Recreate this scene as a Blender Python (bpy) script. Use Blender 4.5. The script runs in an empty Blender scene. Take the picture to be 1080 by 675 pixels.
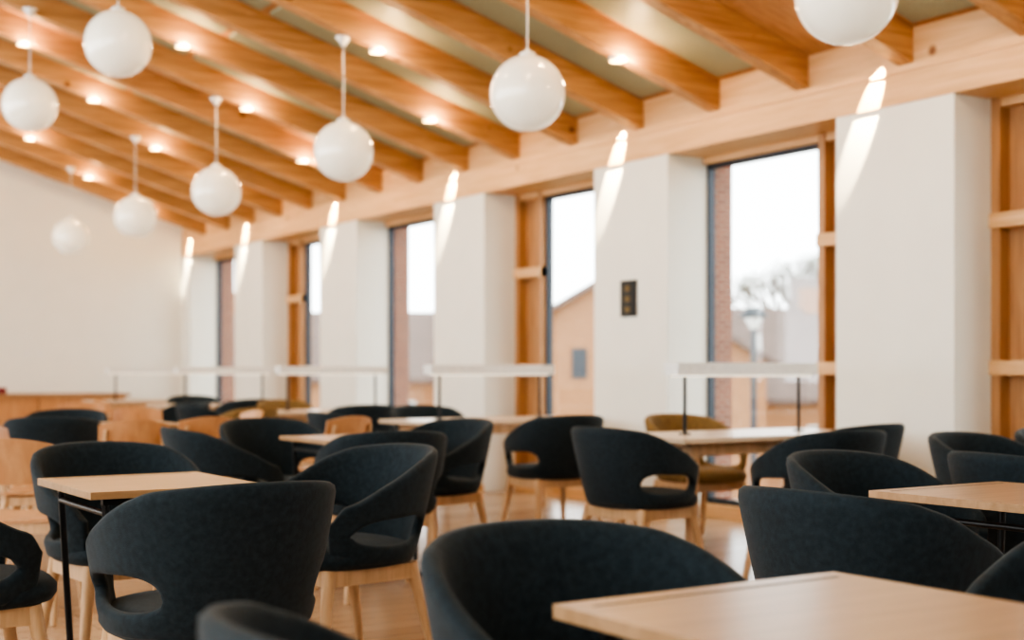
import bpy, bmesh, math, random
from mathutils import Vector, Matrix, noise
random.seed(4)
scene = bpy.context.scene
scene.view_settings.view_transform = 'AgX'
try: scene.view_settings.look = 'AgX - High Contrast'
except Exception: pass
scene.view_settings.exposure = 0.2

# ------------------------------------------------------------ materials
def newmat(name):
    m = bpy.data.materials.new(name); m.use_nodes = True
    nt = m.node_tree
    return m, nt, nt.nodes['Principled BSDF']
def plain(name, col, rough=0.5, metal=0.0, nscale=30, namp=0.06, bump=0.0, emis=None, estr=0.0, sheen=0.0, coat=0.0, spec=None):
    m, nt, b = newmat(name)
    tc = nt.nodes.new('ShaderNodeTexCoord')
    n = nt.nodes.new('ShaderNodeTexNoise'); n.inputs['Scale'].default_value = nscale; n.inputs['Detail'].default_value = 4
    nt.links.new(tc.outputs['Object'], n.inputs['Vector'])
    r = nt.nodes.new('ShaderNodeValToRGB')
    r.color_ramp.elements[0].position = 0.3; r.color_ramp.elements[1].position = 0.7
    r.color_ramp.elements[0].color = tuple(max(0, c*(1-namp)) for c in col)+(1,)
    r.color_ramp.elements[1].color = tuple(min(1, c*(1+namp)) for c in col)+(1,)
    nt.links.new(n.outputs['Fac'], r.inputs['Fac']); nt.links.new(r.outputs['Color'], b.inputs['Base Color'])
    b.inputs['Roughness'].default_value = rough; b.inputs['Metallic'].default_value = metal
    if spec is not None: b.inputs['Specular IOR Level'].default_value = spec
    if sheen: 
        b.inputs['Sheen Weight'].default_value = sheen; b.inputs['Sheen Roughness'].default_value = 0.5
    if coat: b.inputs['Coat Weight'].default_value = coat
    if bump:
        bp = nt.nodes.new('ShaderNodeBump'); bp.inputs['Strength'].default_value = bump; bp.inputs['Distance'].default_value = 0.004
        n2 = nt.nodes.new('ShaderNodeTexNoise'); n2.inputs['Scale'].default_value = nscale*6
        nt.links.new(tc.outputs['Object'], n2.inputs['Vector'])
        nt.links.new(n2.outputs['Fac'], bp.inputs['Height']); nt.links.new(bp.outputs['Normal'], b.inputs['Normal'])
    if emis:
        b.inputs['Emission Color'].default_value = emis+(1,); b.inputs['Emission Strength'].default_value = estr
    return m
def wood(name, c1, c2, sc=(1, 12, 12), rough=0.45, knots=False):
    m, nt, b = newmat(name)
    tc = nt.nodes.new('ShaderNodeTexCoord'); mp = nt.nodes.new('ShaderNodeMapping')
    mp.inputs['Scale'].default_value = sc
    n = nt.nodes.new('ShaderNodeTexNoise'); n.inputs['Scale'].default_value = 2.2; n.inputs['Detail'].default_value = 7; n.inputs['Roughness'].default_value = 0.6
    n.inputs['Distortion'].default_value = 0.6
    nt.links.new(tc.outputs['Object'], mp.inputs['Vector']); nt.links.new(mp.outputs['Vector'], n.inputs['Vector'])
    r = nt.nodes.new('ShaderNodeValToRGB')
    r.color_ramp.elements[0].position = 0.32; r.color_ramp.elements[1].position = 0.68
    r.color_ramp.elements[0].color = c1+(1,); r.color_ramp.elements[1].color = c2+(1,)
    nt.links.new(n.outputs['Fac'], r.inputs['Fac'])
    out = r.outputs['Color']
    if knots:
        v = nt.nodes.new('ShaderNodeTexVoronoi'); v.inputs['Scale'].default_value = 2.3
        nt.links.new(tc.outputs['Object'], v.inputs['Vector'])
        r2 = nt.nodes.new('ShaderNodeValToRGB'); r2.color_ramp.elements[0].position = 0.04; r2.color_ramp.elements[1].position = 0.09
        r2.color_ramp.elements[0].color = (0.35, 0.22, 0.15, 1); r2.color_ramp.elements[1].color = (1, 1, 1, 1)
        nt.links.new(v.outputs['Distance'], r2.inputs['Fac'])
        mx = nt.nodes.new('ShaderNodeMix'); mx.data_type = 'RGBA'; mx.blend_type = 'MULTIPLY'; mx.inputs[0].default_value = 1
        nt.links.new(out, mx.inputs[6]); nt.links.new(r2.outputs['Color'], mx.inputs[7]); out = mx.outputs[2]
    nt.links.new(out, b.inputs['Base Color'])
    b.inputs['Roughness'].default_value = rough
    return m
def brickmat(name, c1, c2, cm, scale=4.0, bw=0.5, rh=0.25, mort=0.02, rough=0.8, wallyz=True):
    m, nt, b = newmat(name)
    tc = nt.nodes.new('ShaderNodeTexCoord')
    br = nt.nodes.new('ShaderNodeTexBrick')
    br.inputs['Scale'].default_value = scale
    br.inputs['Color1'].default_value = c1+(1,); br.inputs['Color2'].default_value = c2+(1,); br.inputs['Mortar'].default_value = cm+(1,)
    br.inputs['Brick Width'].default_value = bw; br.inputs['Row Height'].default_value = rh; br.inputs['Mortar Size'].default_value = mort
    if wallyz:
        sp = nt.nodes.new('ShaderNodeSeparateXYZ'); cb = nt.nodes.new('ShaderNodeCombineXYZ'); ad = nt.nodes.new('ShaderNodeMath')
        nt.links.new(tc.outputs['Object'], sp.inputs[0]); nt.links.new(sp.outputs['X'], ad.inputs[0]); nt.links.new(sp.outputs['Y'], ad.inputs[1])
        nt.links.new(ad.outputs[0], cb.inputs['X']); nt.links.new(sp.outputs['Z'], cb.inputs['Y'])
        nt.links.new(cb.outputs[0], br.inputs['Vector'])
    else:
        nt.links.new(tc.outputs['Object'], br.inputs['Vector'])
    nt.links.new(br.outputs['Color'], b.inputs['Base Color'])
    b.inputs['Roughness'].default_value = rough
    return m

M_fabric = plain('dark_teal_fabric', (0.017, 0.028, 0.036), 0.85, nscale=60, namp=0.25, bump=0.35, sheen=0.10, spec=0.3)
M_olive = plain('mustard_fabric', (0.22, 0.14, 0.055), 0.85, nscale=60, namp=0.2, bump=0.3)
M_oak = wood('light_oak', (0.50, 0.31, 0.165), (0.66, 0.44, 0.26), (14, 14, 1.2), 0.45)
M_oaktop = wood('oak_table_top', (0.36, 0.21, 0.105), (0.46, 0.285, 0.155), (1.2, 16, 10), 0.32)
M_paletop = wood('pale_table_top', (0.58, 0.44, 0.31), (0.68, 0.54, 0.40), (1.2, 16, 10), 0.3)
M_ply = wood('orange_plywood', (0.48, 0.24, 0.11), (0.60, 0.33, 0.165), (10, 10, 1.2), 0.4)
M_rafter = wood('pine_rafter', (0.37, 0.185, 0.078), (0.61, 0.345, 0.16), (0.8, 12, 12), 0.45, knots=True)
M_fascia = wood('pine_fascia', (0.58, 0.34, 0.16), (0.74, 0.475, 0.255), (10, 0.7, 10), 0.45, knots=True)
M_frame = wood('timber_window_frame', (0.36, 0.185, 0.085), (0.50, 0.275, 0.13), (12, 12, 1.0), 0.5)
M_deck = wood('ceiling_boards', (0.42, 0.215, 0.10), (0.56, 0.31, 0.155), (0.8, 14, 8), 0.6)
M_panel = plain('olive_acoustic_panel', (0.30, 0.30, 0.205), 0.5, nscale=80, namp=0.08)
M_wall = plain('white_plaster', (0.79, 0.79, 0.74), 0.75, nscale=4, namp=0.015)
M_black = plain('black_steel', (0.015, 0.015, 0.016), 0.35, metal=0.3)
M_dkframe = plain('dark_aluminium', (0.05, 0.06, 0.075), 0.4, metal=0.4)
M_white = plain('white_metal', (0.78, 0.78, 0.76), 0.35)
M_opal = plain('opal_glass', (0.80, 0.77, 0.68), 0.08, namp=0.01, emis=(1.0, 0.9, 0.72), estr=0.30, coat=0.8)
M_sunpatch = plain('sun_patch', (1, 0.85, 0.6), 0.4, emis=(1.0, 0.60, 0.20), estr=12.0)  # emission imitates sunlight falling on the rafters
M_brick = brickmat('red_brick', (0.20, 0.05, 0.024), (0.30, 0.09, 0.045), (0.40, 0.32, 0.26), 4.5, 0.5, 0.17, 0.02)
M_hbrick = brickmat('peach_brick', (0.34, 0.14, 0.06), (0.42, 0.19, 0.085), (0.38, 0.26, 0.16), 3.0, 0.5, 0.2, 0.02)
M_roof = brickmat('roof_tiles', (0.17, 0.115, 0.10), (0.22, 0.15, 0.13), (0.12, 0.085, 0.075), 2.0, 0.4, 0.3, 0.03)
M_grass = plain('pale_paving', (0.25, 0.22, 0.16), 0.9, nscale=1, namp=0.2)
M_red = plain('dark_red_card', (0.18, 0.02, 0.03), 0.6)
M_floor = brickmat('oak_floor', (0.40, 0.26, 0.165), (0.50, 0.34, 0.225), (0.20, 0.12, 0.075), 1.0, 1.6, 0.13, 0.003, 0.25, wallyz=False)
M_leaf = plain('pale_foliage', (0.16, 0.15, 0.07), 0.9, nscale=3, namp=0.3)
M_bark = plain('bark', (0.16, 0.11, 0.07), 0.9, nscale=10, namp=0.3)
def glassmat():
    m = bpy.data.materials.new('window_glass'); m.use_nodes = True; nt = m.node_tree; nt.nodes.clear()
    o = nt.nodes.new('ShaderNodeOutputMaterial'); mx = nt.nodes.new('ShaderNodeMixShader'); t = nt.nodes.new('ShaderNodeBsdfTransparent'); g = nt.nodes.new('ShaderNodeBsdfGlossy')
    t.inputs[0].default_value = (0.96, 0.98, 0.98, 1); g.inputs['Roughness'].default_value = 0.02; mx.inputs[0].default_value = 0.05
    nt.links.new(t.outputs[0], mx.inputs[1]); nt.links.new(g.outputs[0], mx.inputs[2]); nt.links.new(mx.outputs[0], o.inputs[0])
    return m
M_glass = glassmat()

# ------------------------------------------------------------ mesh builder
class MB:
    def __init__(s): s.v = []; s.f = []; s.m = []; s.s = []
    def add(s, vs, fs, m=0, smooth=False):
        o = len(s.v); s.v += [tuple(v) for v in vs]
        for f in fs: s.f.append(tuple(i+o for i in f)); s.m.append(m); s.s.append(smooth)
    def hexa(s, p, m=0):
        s.add(p, [(0, 3, 2, 1), (4, 5, 6, 7), (0, 1, 5, 4), (1, 2, 6, 5), (2, 3, 7, 6), (3, 0, 4, 7)], m)
    def box(s, x0, x1, y0, y1, z0, z1, m=0):
        s.hexa([(x0, y0, z0), (x1, y0, z0), (x1, y1, z0), (x0, y1, z0), (x0, y0, z1), (x1, y0, z1), (x1, y1, z1), (x0, y1, z1)], m)
    def cyl(s, p0, p1, r0, r1, m=0, n=14):
        p0 = Vector(p0); p1 = Vector(p1); d = (p1-p0).normalized()
        a = d.orthogonal().normalized(); b = d.cross(a)
        vs = []
        for p, r in ((p0, r0), (p1, r1)):
            for i in range(n):
                t = 2*math.pi*i/n; vs.append(p+a*math.cos(t)*r+b*math.sin(t)*r)
        s.add(vs, [(i, (i+1) % n, n+(i+1) % n, n+i) for i in range(n)], m, True)
        s.add(vs[:n], [tuple(reversed(range(n)))], m); s.add(vs[n:], [tuple(range(n))], m)
    def rev(s, prof, c, m=0, n=32):
        vs = []; fs = []
        for r, z in prof:
            for i in range(n):
                t = 2*math.pi*i/n; vs.append((c[0]+r*math.cos(t), c[1]+r*math.sin(t), c[2]+z))
        for k in range(len(prof)-1):
            for i in range(n): fs.append((k*n+i, k*n+(i+1) % n, (k+1)*n+(i+1) % n, (k+1)*n+i))
        s.add(vs, fs, m, True)
    def prism_y(s, poly, y0, y1, m=0):
        n = len(poly); vs = [(x, y0, z) for x, z in poly]+[(x, y1, z) for x, z in poly]
        s.add(vs, [tuple(range(n)), tuple(reversed(range(n, 2*n)))]+[(i, n+i, n+(i+1) % n, (i+1) % n) for i in range(n)], m)
    def addmesh(s, me, m=0, smooth=True):
        s.add([v.co[:] for v in me.vertices], [tuple(p.vertices) for p in me.polygons], m, smooth)
    def mesh(s, name, mats, fix=True):
        me = bpy.data.meshes.new(name); me.from_pydata(s.v, [], s.f)
        for mt in mats: me.materials.append(mt)
        for p, mi, sm in zip(me.polygons, s.m, s.s): p.material_index = mi; p.use_smooth = sm
        if fix:
            bm = bmesh.new(); bm.from_mesh(me); bmesh.ops.recalc_face_normals(bm, faces=bm.faces); bm.to_mesh(me); bm.free()
        me.update(); return me
def obj(name, me, loc=(0, 0, 0), rot=0.0, bevel=0.0):
    o = bpy.data.objects.new(name, me); scene.collection.objects.link(o)
    o.location = loc; o.rotation_euler = (0, 0, rot)
    if bevel:
        b = o.modifiers.new('bevel', 'BEVEL'); b.width = bevel; b.segments = 2; b.limit_method = 'ANGLE'; b.angle_limit = math.radians(40)
    return o
def evaluated(me, mods):
    o = bpy.data.objects.new('tmp', me); scene.collection.objects.link(o); mods(o)
    dg = bpy.context.evaluated_depsgraph_get(); dg.update()
    r = bpy.data.meshes.new_from_object(o.evaluated_get(dg))
    bpy.data.objects.remove(o); return r
def sgp(v, p): return math.copysign(abs(v)**p, v)
def sst(a, b, x):
    t = min(1, max(0, (x-a)/(b-a))); return t*t*(3-2*t)

# ------------------------------------------------------------ room shell  (X = toward window wall, Y = along it)
WX = 6.28; GX = 6.66; OX = 6.86; YB = -3.0; YE = 18.0; XS = -3.6
def rz(x): return 2.90+0.30*(WX-x)      # rafter underside
RD = 0.21
mb = MB(); mb.box(XS-0.2, OX, YB-0.2, YE+0.2, -0.15, 0, 0); obj('floor', mb.mesh('floor', [M_floor]))
P0, PP, PW = 4.98, 2.542, 0.90
mb = MB()
for n in range(-3, 6):
    a = P0+PP*n; b = min(a+PW, YE)
    mb.box(WX, GX+0.02, a, b, 0, 2.677, 0)
    mb.box(GX+0.02, OX+0.05, a, b, -3, 2.677, 1)
    mb.box(WX-0.012, WX, a, b, 0, 0.07, 2)
obj('wall_window_side', mb.mesh('wall_window_side', [M_wall, M_brick, M_fascia]))
mb = MB(); mb.box(WX-0.01, OX, YB, YE, 2.677, 3.12, 0); mb.box(WX-0.02, WX-0.01, YB, YE, 2.86, 2.872, 0)
obj('trim_timber_wall_beam', mb.mesh('wall_beam', [M_fascia]))
for nm, y0, y1 in (('wall_end', YE, YE+0.2), ('wall_back', YB-0.2, YB)):
    mb = MB(); mb.prism_y([(XS-0.2, 0), (OX, 0), (OX, 2.9), (WX, rz(WX)+RD), (XS-0.2, rz(XS)+RD)], y0, y1)
    obj(nm, mb.mesh(nm, [M_wall]))
# opposite side wall : unseen, left open between posts to let fill daylight in
mb = MB(); mb.box(XS-0.2, XS, YB, YE, 0, 0.9, 0); mb.box(XS-0.2, XS, YB, YE, 4.0, 5.8, 0)
for i in range(8):
    y = YB+i*2.9; mb.box(XS-0.2, XS, y, y+0.4, 0.9, 4.0, 0)
obj('wall_open_side', mb.mesh('wall_open_side', [M_wall]))
# ceiling deck (stops at an unseen roof opening, sized to light the room)
XR = -1.3
mb = MB()
y0, y1 = YB, YE
def slab(x0, x1, ya, yb, d0, d1, m):
    mb.hexa([(x0, ya, rz(x0)+d0), (x1, ya, rz(x1)+d0), (x1, yb, rz(x1)+d0), (x0, yb, rz(x0)+d0),
             (x0, ya, rz(x0)+d1), (x1, ya, rz(x1)+d1), (x1, yb, rz(x1)+d1), (x0, yb, rz(x0)+d1)], m)
slab(XR, OX, YB, YE, RD, RD+0.1, 0)
R0, RS, RW = 5.32, 0.842, 0.115
bays = [R0+RS*n for n in range(-9, 15)]
for i, y in enumerate(bays):
    a = y+RW/2+0.07; b = min(y+RS-RW/2-0.07, YE-0.02)
    if (i % 7) == 2: continue
    for k in range(3):
        xb = WX-0.10-k*2.3; xa = max(XR, xb-2.22)
        slab(xa, xb, a, b, RD-0.03, RD, 1)
obj('ceiling', mb.mesh('ceiling', [M_deck, M_panel]))
mb = MB()
for y in bays+[R0+RS*15]:
    if y+RW/2 > YE: continue
    slab(XS, WX-0.01, y-RW/2, y+RW/2, 0, RD, 0)
obj('trim_ceiling_rafters', mb.mesh('ceiling_rafters', [M_rafter]), bevel=0.006)

# windows
for n in range(-3, 5):
    g0 = P0+PP*n+PW; g1 = P0+PP*(n+1)
    mb = MB(); zt = 2.677
    if n % 2 == 0: p0, p1, q0, q1 = g0, g0+0.47, g0+0.47, g1
    else: p0, p1, q0, q1 = g1-0.42, g1, g0, g1-0.42
    mb.box(GX+0.04, GX+0.08, p0, p1, 0.0, zt, 0)                       # timber infill panel
    for a in (p0, p1-0.06): mb.box(GX-0.05, GX+0.06, a, a+0.06, 0, zt, 0)
    for z in (1.06, 1.92): mb.box(GX-0.07, GX+0.05, p0, p1, z, z+0.085, 1)
    mb.box(GX-0.06, GX+0.09, g0, g1, 0, 0.10, 1)                         # sill
    mb.box(GX-0.04, GX+0.09, g0, g1, zt-0.05, zt, 1)                     # head
    d = 0.022
    mb.box(GX, GX+0.06, q0, q0+d, 0.1, zt-0.05, 2); mb.box(GX, GX+0.06, q1-d, q1, 0.1, zt-0.05, 2)
    mb.box(GX, GX+0.06, q0, q1, 0.1, 0.14, 2); mb.box(GX, GX+0.06, q0, q1, zt-0.08, zt-0.05, 2)
    mb.box(GX+0.028, GX+0.034, q0+d, q1-d, 0.14, zt-0.08, 3)
    obj('window_%d' % (n+4), mb.mesh('window', [M_frame, M_fascia, M_dkframe, M_glass]))

# ------------------------------------------------------------ chairs
def make_shell():
    N = 84; PH = 134
    vs = []; fs = []
    def pt(ph, z):
        q = (z-0.40)/0.40
        k = 0.79+0.21*(max(q, 0)**0.75)
        c = math.cos(ph); s_ = math.sin(ph)
        x = 0.315*k*sgp(s_, 0.88); y = -(0.285 if c > 0 else 0.30)*k*sgp(c, 0.88)
        y -= 0.055*max(0, q)*max(0, c)
        return (x, y, z)
    LO, UP = 3, 6
    for i in range(N+1):
        a = -PH+2*PH*i/N; ab = abs(a); ph = math.radians(a)
        z3 = 0.808-0.030*(ab/60 if ab < 60 else 1)**2-0.165*sst(50, 126, ab)-0.06*sst(120, 134, ab)
        z0 = 0.405+0.03*sst(120, 134, ab)
        t = (ab-80)/35
        e = math.sqrt(max(0, 1-t*t)) if abs(t) < 1 else 0
        zc = 0.51; z1 = zc-0.04*e; z2 = zc+0.055*e*(1+0.35*max(0, -t))
        for k in range(LO+1): vs.append(pt(ph, z0+(z1-z0)*k/LO))
        for k in range(UP+1): vs.append(pt(ph, z2+(z3-z2)*k/UP))
    S = LO+UP+2
    for i in range(N):
        for k in list(range(LO))+list(range(LO+1, LO+1+UP)):
            fs.append((i*S+k, (i+1)*S+k, (i+1)*S+k+1, i*S+k+1))
    me = bpy.data.meshes.new('shell'); me.from_pydata(vs, [], fs)
    bm = bmesh.new(); bm.from_mesh(me); bmesh.ops.remove_doubles(bm, verts=bm.verts, dist=0.0008)
    bmesh.ops.recalc_face_normals(bm, faces=bm.faces); bm.to_mesh(me); bm.free()
    def mods(o):
        s = o.modifiers.new('s', 'SOLIDIFY'); s.thickness = 0.036; s.offset = 0
        u = o.modifiers.new('u', 'SUBSURF'); u.levels = 1; u.render_levels = 1
    return evaluated(me, mods)
shell = make_shell()
def make_chair(name, fab):
    mb = MB(); mb.addmesh(shell, 0)
    prof = [(0.0, .470), (0.5, .472), (0.8, .468), (0.93, .458), (1.0, .438), (1.0, .415), (0.95, .395), (0.8, .385), (0, .385)]
    n = 48; vs = []; fs = []
    for r, z in prof:
        for i in range(n):
            t = 2*math.pi*i/n; vs.append((0.262*r*sgp(math.cos(t), 0.75), 0.02+0.262*r*sgp(math.sin(t), 0.75), z))
    for k in range(len(prof)-1):
        for i in range(n): fs.append((k*n+i, k*n+(i+1) % n, (k+1)*n+(i+1) % n, (k+1)*n+i))
    mb.add(vs, fs, 0, True)
    # timber under-frame
    mb.box(-0.20, 0.20, 0.165, 0.20, 0.335, 0.39, 1); mb.box(-0.20, 0.20, -0.19, -0.155, 0.335, 0.39, 1)
    mb.box(-0.215, -0.18, -0.17, 0.18, 0.335, 0.39, 1); mb.box(0.18, 0.215, -0.17, 0.18, 0.335, 0.39, 1)
    for sx in (-1, 1):
        for sy, yb in ((0.18, 0.245), (-0.17, -0.255)):
            mb.cyl((sx*0.195, sy, 0.39), (sx*0.245, yb, 0.0), 0.025, 0.0145, 1)
    return mb.mesh(name, [fab, M_oak])
CH = make_chair('tub_armchair', M_fabric); CHO = make_chair('olive_tub_armchair', M_olive)
def make_ply():
    mb = MB(); n = 10
    for z0_, z1_, w in ((0.60, 0.80, 0.20),):
        vs = []; fs = []
        for i in range(n+1):
            t = i/n*2-1
            for z in (z0_, z1_-0.03*t*t):
                for d in (0, 0.012): vs.append((w*t, -0.21+0.05*t*t-(z-0.45)*0.2-d, z))
        for i in range(n):
            a = i*4; b = a+4
            fs += [(a, b, b+2, a+2), (a+1, a+3, b+3, b+1), (a, a+1, b+1, b), (a+2, b+2, b+3, a+3)]
        fs += [(0, 2, 3, 1), (n*4, n*4+1, n*4+3, n*4+2)]
        mb.add(vs, fs, 0, False)
    vs = []; fs = []
    for i in range(n+1):
        t = i/n*2-1
        for y in (-0.20, 0.22):
            for d in (0, 0.016): vs.append((0.215*t, y, 0.445+0.012*t*t-d))
    for i in range(n):
        a = i*4; b = a+4
        fs += [(a, b, b+2, a+2), (a+1, a+3, b+3, b+1), (a, a+1, b+1, b), (a+2, b+2, b+3, a+3)]
    fs += [(0, 2, 3, 1), (n*4, n*4+1, n*4+3, n*4+2)]
    mb.add(vs, fs, 0, False)
    for sx in (-1, 1):
        mb.cyl((sx*0.175, 0.17, 0.43), (sx*0.205, 0.22, 0), 0.019, 0.013, 1)
        mb.cyl((sx*0.16, -0.262, 0.74), (sx*0.19, -0.18, 0.42), 0.013, 0.018, 1)
        mb.cyl((sx*0.19, -0.18, 0.42), (sx*0.205, -0.25, 0), 0.018, 0.013, 1)
        mb.box(sx*0.185-0.012, sx*0.185+0.012, -0.18, 0.17, 0.385, 0.43, 1)
    mb.box(-0.175, 0.175, 0.15, 0.175, 0.385, 0.43, 1); mb.box(-0.175, 0.175, -0.19, -0.165, 0.385, 0.43, 1)
    return mb.mesh('plywood_chair', [M_ply, M_oak])
PLY = make_ply()
FU, FW, BU, BW = 0.0, -math.pi/2, math.pi, math.pi/2    # facing +Y, +X, -Y, -X
def chair(y, x, rot, me=None, dr=0.0):
    me = me or CH
    nm = {'tub_armchair': 'tub_armchair', 'olive_tub_armchair': 'tub_armchair', 'plywood_chair': 'plywood_chair'}[me.name.split('.')[0]]
    obj(nm, me, (x, y, 0), rot+math.radians(dr))

# small square folding tables
def make_small(w, l):
    mb = MB(); hx, hy = w/2, l/2
    mb.box(-hx, hx, -hy, hy, 0.708, 0.73, 0)
    mb.box(-hx+0.04, hx-0.04, hy-0.052, hy-0.046, 0.7295, 0.7308, 1)
    mb.box(-hx+0.05, hx-0.05, -hy+0.05, -hy+0.075, 0.685, 0.708, 1); mb.box(-hx+0.05, hx-0.05, hy-0.075, hy-0.05, 0.685, 0.708, 1)
    for sy in (-1, 1):
        y = sy*(hy-0.062)
        mb.cyl((-hx+0.06, y, 0.69), (-hx+0.10, y, 0.0), 0.011, 0.011, 1)
        mb.cyl((hx-0.06, y, 0.69), (hx-0.10, y, 0.0), 0.011, 0.011, 1)
        mb.cyl((-hx+0.02, y, 0.012), (hx-0.02, y, 0.012), 0.011, 0.011, 1)
    mb.cyl((-hx+0.06, -hy+0.06, 0.66), (-hx+0.06, hy-0.06, 0.66), 0.009, 0.009, 1)
    mb.cyl((hx-0.06, -hy+0.06, 0.66), (hx-0.06, hy-0.06, 0.66), 0.009, 0.009, 1)
    return mb.mesh('square_table', [M_oaktop, M_black])
ST = make_small(0.60, 0.68)
ST2 = make_small(0.54, 0.62)
def stable(y, x, me=None): obj('square_table', me or ST, (x, y, 0), 0, 0.003)
stable(1.30, 1.445); stable(2.36, 3.32); stable(4.19, 1.35, ST2); stable(6.42, 3.2); stable(9.0, 2.75); stable(11.6, 3.3)
# window-side reading tables with lamp
def make_big():
    mb = MB(); hx, hy = 0.75, 0.36
    mb.box(-hx, hx, -hy, hy, 0.70, 0.73, 0)
    mb.box(-hx+0.12, hx-0.12, -hy+0.09, -hy+0.115, 0.63, 0.70, 1); mb.box(-hx+0.12, hx-0.12, hy-0.115, hy-0.09, 0.63, 0.70, 1)
    for sx in (-1, 1):
        mb.box(sx*(hx-0.14)-0.02, sx*(hx-0.14)+0.02, -hy+0.1, hy-0.1, 0.63, 0.70, 1)
        for sy in (-1, 1):
            mb.cyl((sx*(hx-0.17), sy*(hy-0.12), 0.70), (sx*(hx-0.05), sy*(hy-0.03), 0), 0.036, 0.022, 1)
    for sx in (-1, 1):
        mb.cyl((sx*0.44, 0, 0.73), (sx*0.44, 0, 1.07), 0.010, 0.010, 2); mb.cyl((sx*0.44, 0, 0.73), (sx*0.44, 0, 0.738), 0.035, 0.035, 2)
    return mb.mesh('reading_table', [M_paletop, M_oak, M_black])
BT = make_big()
mbl = MB(); mbl.box(-0.54, 0.54, -0.06, 0.06, 1.06, 1.13, 0); mbl.box(-0.50, 0.50, -0.045, 0.045, 1.053, 1.06, 1)
LB = mbl.mesh('lamp_bar', [M_white, plain('lamp_diffuser', (0.9, 0.88, 0.8), 0.5, emis=(1, 0.9, 0.75), estr=1.0)])
for i, yc in enumerate((2.93, 5.65, 8.37, 11.09, 13.8, 16.3)):
    xc = 5.28
    e = bpy.data.objects.new('reading_table_with_lamp', None); scene.collection.objects.link(e); e.location = (xc, yc, 0)
    t = obj('table_frame', BT, bevel=0.004); t.parent = e
    t = obj('lamp_bar', LB, bevel=0.01); t.parent = e
    if i not in (1, 2, 5): chair(yc-0.85, xc-0.15, FU, None, random.uniform(-12, 12))
    if i not in (1, 5): chair(yc-0.05, xc-1.12, FW, PLY if i == 4 else None, random.uniform(-10, 10))
    if 1 < i < 5:
        chair(yc+0.88, xc+0.0, BU, CHO if i == 3 else None, random.uniform(-12, 12))
chair(7.15, 4.98, FU, None, -4)

chair(3.44, 1.27, FU, None, 4)         # foreground left
chair(4.40, 2.13, BW, None, 8)
chair(4.94, 1.50, BU, None, 4)
chair(4.25, 0.78, FW)
chair(6.42, 2.50, FW, None, -6); chair(5.78, 3.0, FU, None, -8); chair(7.12, 3.05, BU); chair(6.62, 3.78, BW, None, 12)
chair(5.38, 4.30, FW, None, 6)          # at the first reading table
chair(4.68, 4.84, FU, None, -6); chair(6.42, 5.62, BU, CHO); chair(5.12, 5.48, FU, None, 5)
chair(3.67, 5.02, BU, None, 5); chair(3.72, 5.70, BU, None, -4)
chair(2.98, 3.46, BU, None, 5); chair(2.28, 2.59, FW, None, 4)
chair(1.71, 1.35, BU, None, 2); chair(1.365, 0.87, FW, None, 0); chair(1.36, 2.19, BW)
# background left
chair(9.75, 2.5, FU, None, 150); chair(10.3, 3.3, BU, PLY); chair(11.8, 4.0, BW, None, 10)
chair(8.3, 2.95, FU, PLY, 8); chair(9.2, 3.5, BW, PLY); chair(7.3, 1.80, FW, PLY, -20); chair(6.1, 1.40, FU, PLY, -30); chair(11.0, 3.3, FU, PLY)
chair(10.2, 3.98, FU, CHO, 30); chair(12.3, 3.4, BU, PLY)
chair(7.9, 3.7, FU, PLY, 20); chair(8.65, 2.2, FU, None, -25); chair(7.95, 2.45, FU, PLY, -12)

# ------------------------------------------------------------ pendants
def pend(y, x, z):
    mb = MB(); R = 0.218
    prof = [(R*math.sin(math.pi*k/28), -R*math.cos(math.pi*k/28)) for k in range(29)]
    mb.rev(prof, (0, 0, z), 0, 48)
    mb.rev([(0.0, R-0.012), (0.05, R-0.012), (0.045, R+0.012), (0.012, R+0.03), (0.005, R+0.045)], (0, 0, z), 1, 24)
    top = rz(x)
    mb.cyl((0, 0, z+R+0.03), (0, 0, top-0.03), 0.0045, 0.0045, 1, 8)
    mb.rev([(0.0, -0.06), (0.02, -0.06), (0.035, -0.03), (0.06, 0.0), (0.0, 0.0)], (0, 0, top), 1, 24)
    obj('globe_pendant_light', mb.mesh('globe_pendant_light', [M_opal, M_white]), (x, y, 0))
for y in (1.2, 3.92, 6.34, 8.74, 11.30, 13.62, 16.1): pend(y, 4.25, 2.68)
for y in (5.8, 8.70, 11.08, 13.6, 16.2): pend(y, 2.60, 3.23)

# glowing discs on rafter undersides, standing in for sunlit patches
mb = MB()
def sunpatch(idx, x):
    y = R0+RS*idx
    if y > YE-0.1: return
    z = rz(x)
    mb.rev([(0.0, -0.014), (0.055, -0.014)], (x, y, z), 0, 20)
    mb.rev([(0.055, -0.014), (0.06, -0.016), (0.06, 0.02), (0, 0.02)], (x, y, z), 1, 20)  # made-up rim around the glowing disc
    L = bpy.data.lights.new('sun_patch_glow', 'POINT'); L.energy = 11; L.color = (1, 0.66, 0.34); L.shadow_soft_size = 0.04  # added lamp, warms the rafter around each imitated sun patch
    o = bpy.data.objects.new('sun_patch_glow', L); scene.collection.objects.link(o); o.location = (x, y-0.10, z-0.05)
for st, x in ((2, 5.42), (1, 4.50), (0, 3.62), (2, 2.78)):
    for k in range(-1, 5): sunpatch(st+3*k, x)
obj('rafter_sun_patches', mb.mesh('rafter_sun_patches', [M_sunpatch, M_white]))
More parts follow.
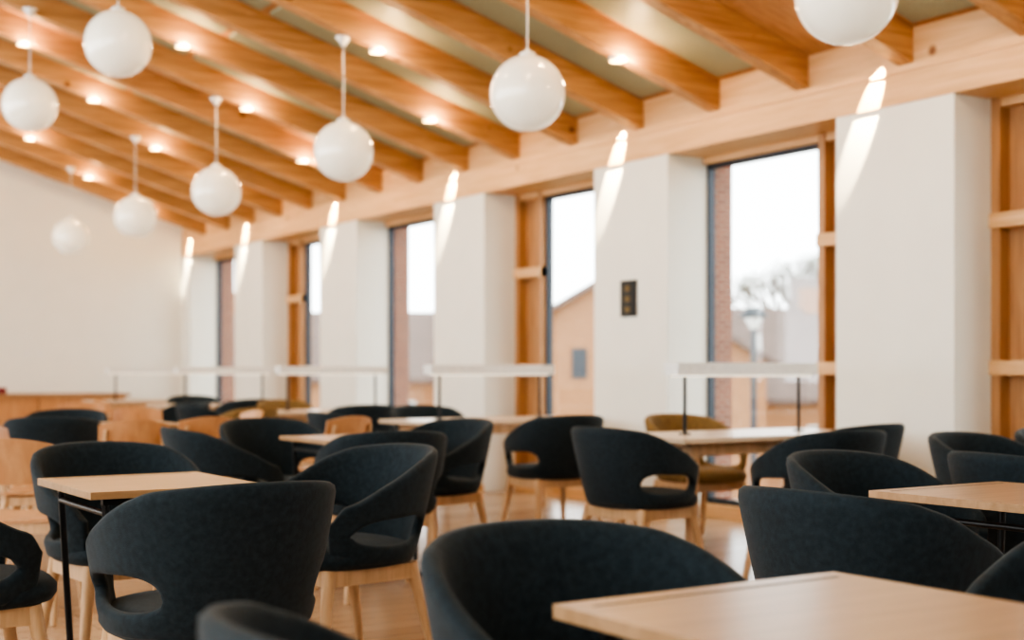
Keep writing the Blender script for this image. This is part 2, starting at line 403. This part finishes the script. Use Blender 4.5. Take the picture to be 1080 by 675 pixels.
# added spots by the beam, imitating sun streaks on the wall
mb = MB()
for k in range(-1, 6):
    yc = R0+RS*3*k+0.095; x, z = 6.17, 3.085
    if yc > YE-0.3: yc = YE-0.45
    mb.cyl((x, yc, rz(x)+RD), (x, yc, z+0.006), 0.03, 0.03, 0, 16)
    L = bpy.data.lights.new('sun_streak', 'SPOT'); L.energy = 560; L.color = (1, 0.82, 0.52); L.spot_size = math.radians(22); L.spot_blend = 0.2; L.shadow_soft_size = 0.008
    o = bpy.data.objects.new('sun_streak_spot', L); scene.collection.objects.link(o); o.location = (x, yc, z)
    d = Vector((0.135, 0.20, -0.42)); o.rotation_euler = d.to_track_quat('-Z', 'Y').to_euler()
obj('sun_streak_fittings', mb.mesh('sun_streak_fittings', [M_white]))  # made-up housings for the added streak lamps

# ------------------------------------------------------------ small fittings
mb = MB(); mb.box(WX-0.02, WX, 7.88, 8.06, 1.50, 1.775, 0)
for a in (1.53, 1.61, 1.69): mb.box(WX-0.026, WX-0.02, 7.94, 8.0, a, a+0.045, 1)
obj('wall_switch_panel', mb.mesh('switch', [M_black, plain('brass', (0.16, 0.11, 0.05), 0.35, metal=0.8)]))
mb = MB()
mb.box(0.0, 5.2, 17.3, 17.95, 0.0, 0.06, 1); mb.box(-0.05, 5.25, 17.25, 17.99, 0.06, 0.76, 0); mb.box(-0.1, 5.3, 17.2, 17.99, 0.76, 0.80, 2)
for i in range(8): mb.box(0.6*i+0.55, 0.6*i+0.56, 17.245, 17.25, 0.08, 0.74, 1)
obj('timber_counter', mb.mesh('counter', [M_ply, M_black, M_oaktop]))
mb = MB(); mb.box(3.55, 3.8, 17.4, 17.6, 0.80, 0.88, 0); mb.box(3.57, 3.78, 17.42, 17.58, 0.88, 0.89, 1); obj('box_of_leaflets', mb.mesh('box', [M_red, M_white]), bevel=0.004)
mb = MB()
for a in (4.15, 4.3): mb.box(a, a+0.09, YE-0.012, YE, 1.27, 1.36, 0); mb.box(a+0.02, a+0.07, YE-0.017, YE-0.012, 1.29, 1.34, 0)
obj('wall_sockets', mb.mesh('sockets', [M_white]))

# ------------------------------------------------------------ outside
mb = MB(); mb.box(OX+0.1, 120, -60, 140, -3.2, -3.0); obj('ground', mb.mesh('ground', [M_grass]))
TH = math.atan(915/1400); cs, sn = math.cos(TH), math.sin(TH)
def house(x, y, rot, w, d, eave, ridge, wins):
    mb = MB(); z0 = -3.0
    mb.box(-w/2, w/2, -d/2, d/2, z0, eave, 0)
    e = 0.35
    for sy in (-1, 1):
        mb.hexa([(-w/2-e, sy*(d/2+e), eave-0.25), (w/2+e, sy*(d/2+e), eave-0.25), (w/2+e, 0, ridge), (-w/2-e, 0, ridge),
                 (-w/2-e, sy*(d/2+e), eave-0.1), (w/2+e, sy*(d/2+e), eave-0.1), (w/2+e, 0, ridge+0.15), (-w/2-e, 0, ridge+0.15)], 1)
    for sx in (-1, 1):
        x0 = sx*w/2; mb.add([(x0, -d/2, eave), (x0, d/2, eave), (x0, 0, ridge)], [(0, 1, 2)], 0)
    mb.box(-w/4-0.3, -w/4+0.3, -0.3, 0.3, eave, ridge+0.8, 0)
    for (wx, wz) in wins:
        mb.box(wx-0.5, wx+0.5, -d/2-0.05, -d/2, wz, wz+1.2, 2); mb.box(wx-0.44, wx+0.44, -d/2-0.06, -d/2-0.05, wz+0.06, wz+1.14, 3); mb.box(wx-0.03, wx+0.03, -d/2-0.07, -d/2-0.06, wz, wz+1.2, 2)
        mb.box(-w/2-0.05, -w/2, wx/3-0.20, wx/3+0.20, wz, wz+0.8, 3)
    obj('brick_house', mb.mesh('house', [M_hbrick, M_roof, M_white, M_dkframe]), (x, y, 0), rot)
def gp(D, R): return (D*sn+R*cs, D*cs-R*sn)
x, y = gp(40, 2.8); house(x, y, -TH+math.pi/2, 9, 8.0, 1.4, 3.7, [(3.0, 0.9), (-3.0, 0.9), (3.0, -2.0), (-3, -2.0)])
x, y = gp(44, 13.0); house(x, y, -TH+0.15, 13, 9, 0.4, 3.0, [(-4.6, -1.7), (-1.5, -1.7), (3, -1.7)])
x, y = gp(62, 22.0); house(x, y, -TH-0.2, 17, 9, 2.2, 5.4, [(-4, 0), (0, 0), (3, 0)])
x, y = gp(44, -7.0); house(x, y, -TH, 9.6, 8, 1.0, 2.9, [(-3, -1), (0, -1), (3.6, -1)])
x, y = gp(20, 3.64)
mb = MB(); mb.cyl((0, 0, -3), (0, 0, 1.75), 0.06, 0.04, 0); mb.rev([(0.0, 0.34), (0.1, 0.32), (0.2, 0.22), (0.21, 0.18), (0.0, 0.16)], (0, 0, 1.72), 0, 20); mb.rev([(0.05, 0.0), (0.14, 0.16), (0.14, 0.17)], (0, 0, 1.72), 1, 20)
obj('street_lamp', mb.mesh('street_lamp', [M_dkframe, M_white]), (x, y, 0))
def tree(x, y, h):
    mb = MB()
    def br(p, d, L, r, lv):
        q = p+d*L; mb.cyl(p, q, r, r*0.65, 0, 6)
        if lv == 0:
            for _ in range(3):
                c = q+Vector([random.uniform(-.4, .4) for _ in range(3)]); 
                for _ in range(4):
                    a = c+Vector([random.uniform(-.25, .25) for _ in range(3)]); u = Vector([random.uniform(-.08, .08) for _ in range(3)]); v = Vector([random.uniform(-.08, .08) for _ in range(3)])
                    mb.add([a, a+u, a+u+v, a+v], [(0, 1, 2, 3)], 1)
            return
        for _ in range(4):
            nd = (d+Vector([random.uniform(-.75, .75), random.uniform(-.75, .75), random.uniform(-.15, .5)])).normalized()
            br(q, nd, L*0.72, r*0.6, lv-1)
    br(Vector((0, 0, 0)), Vector((0, 0, 1)), h*0.34, h*0.025, 4)
    obj('tree', mb.mesh('tree', [M_bark, M_leaf], fix=False), (x, y, -3))
x, y = gp(75, 16.6); tree(x, y, 11.0)

# ------------------------------------------------------------ world
w = bpy.data.worlds.new('sky'); scene.world = w; w.use_nodes = True; nt = w.node_tree
bg = nt.nodes['Background']; tc = nt.nodes.new('ShaderNodeTexCoord'); sp = nt.nodes.new('ShaderNodeSeparateXYZ'); cr = nt.nodes.new('ShaderNodeValToRGB')
nt.links.new(tc.outputs['Generated'], sp.inputs[0]); nt.links.new(sp.outputs['Z'], cr.inputs['Fac']); nt.links.new(cr.outputs['Color'], bg.inputs['Color'])
cr.color_ramp.elements[0].position = 0.0; cr.color_ramp.elements[0].color = (0.95, 0.98, 1.0, 1)
cr.color_ramp.elements[1].position = 0.45; cr.color_ramp.elements[1].color = (0.50, 0.515, 0.50, 1)
bg.inputs['Strength'].default_value = 5.6

# ------------------------------------------------------------ camera
cam = bpy.data.cameras.new('camera'); co = bpy.data.objects.new('camera', cam); scene.collection.objects.link(co)
co.location = (0, 0, 1.08); co.rotation_euler = (math.pi/2, 0, -TH)
cam.sensor_width = 36; cam.lens = 1400/1080*36; cam.shift_y = 54.5/1080
cam.dof.use_dof = True; cam.dof.focus_distance = 3.45; cam.dof.aperture_fstop = 2.2
cam.clip_start = 0.05; cam.clip_end = 500
scene.camera = co
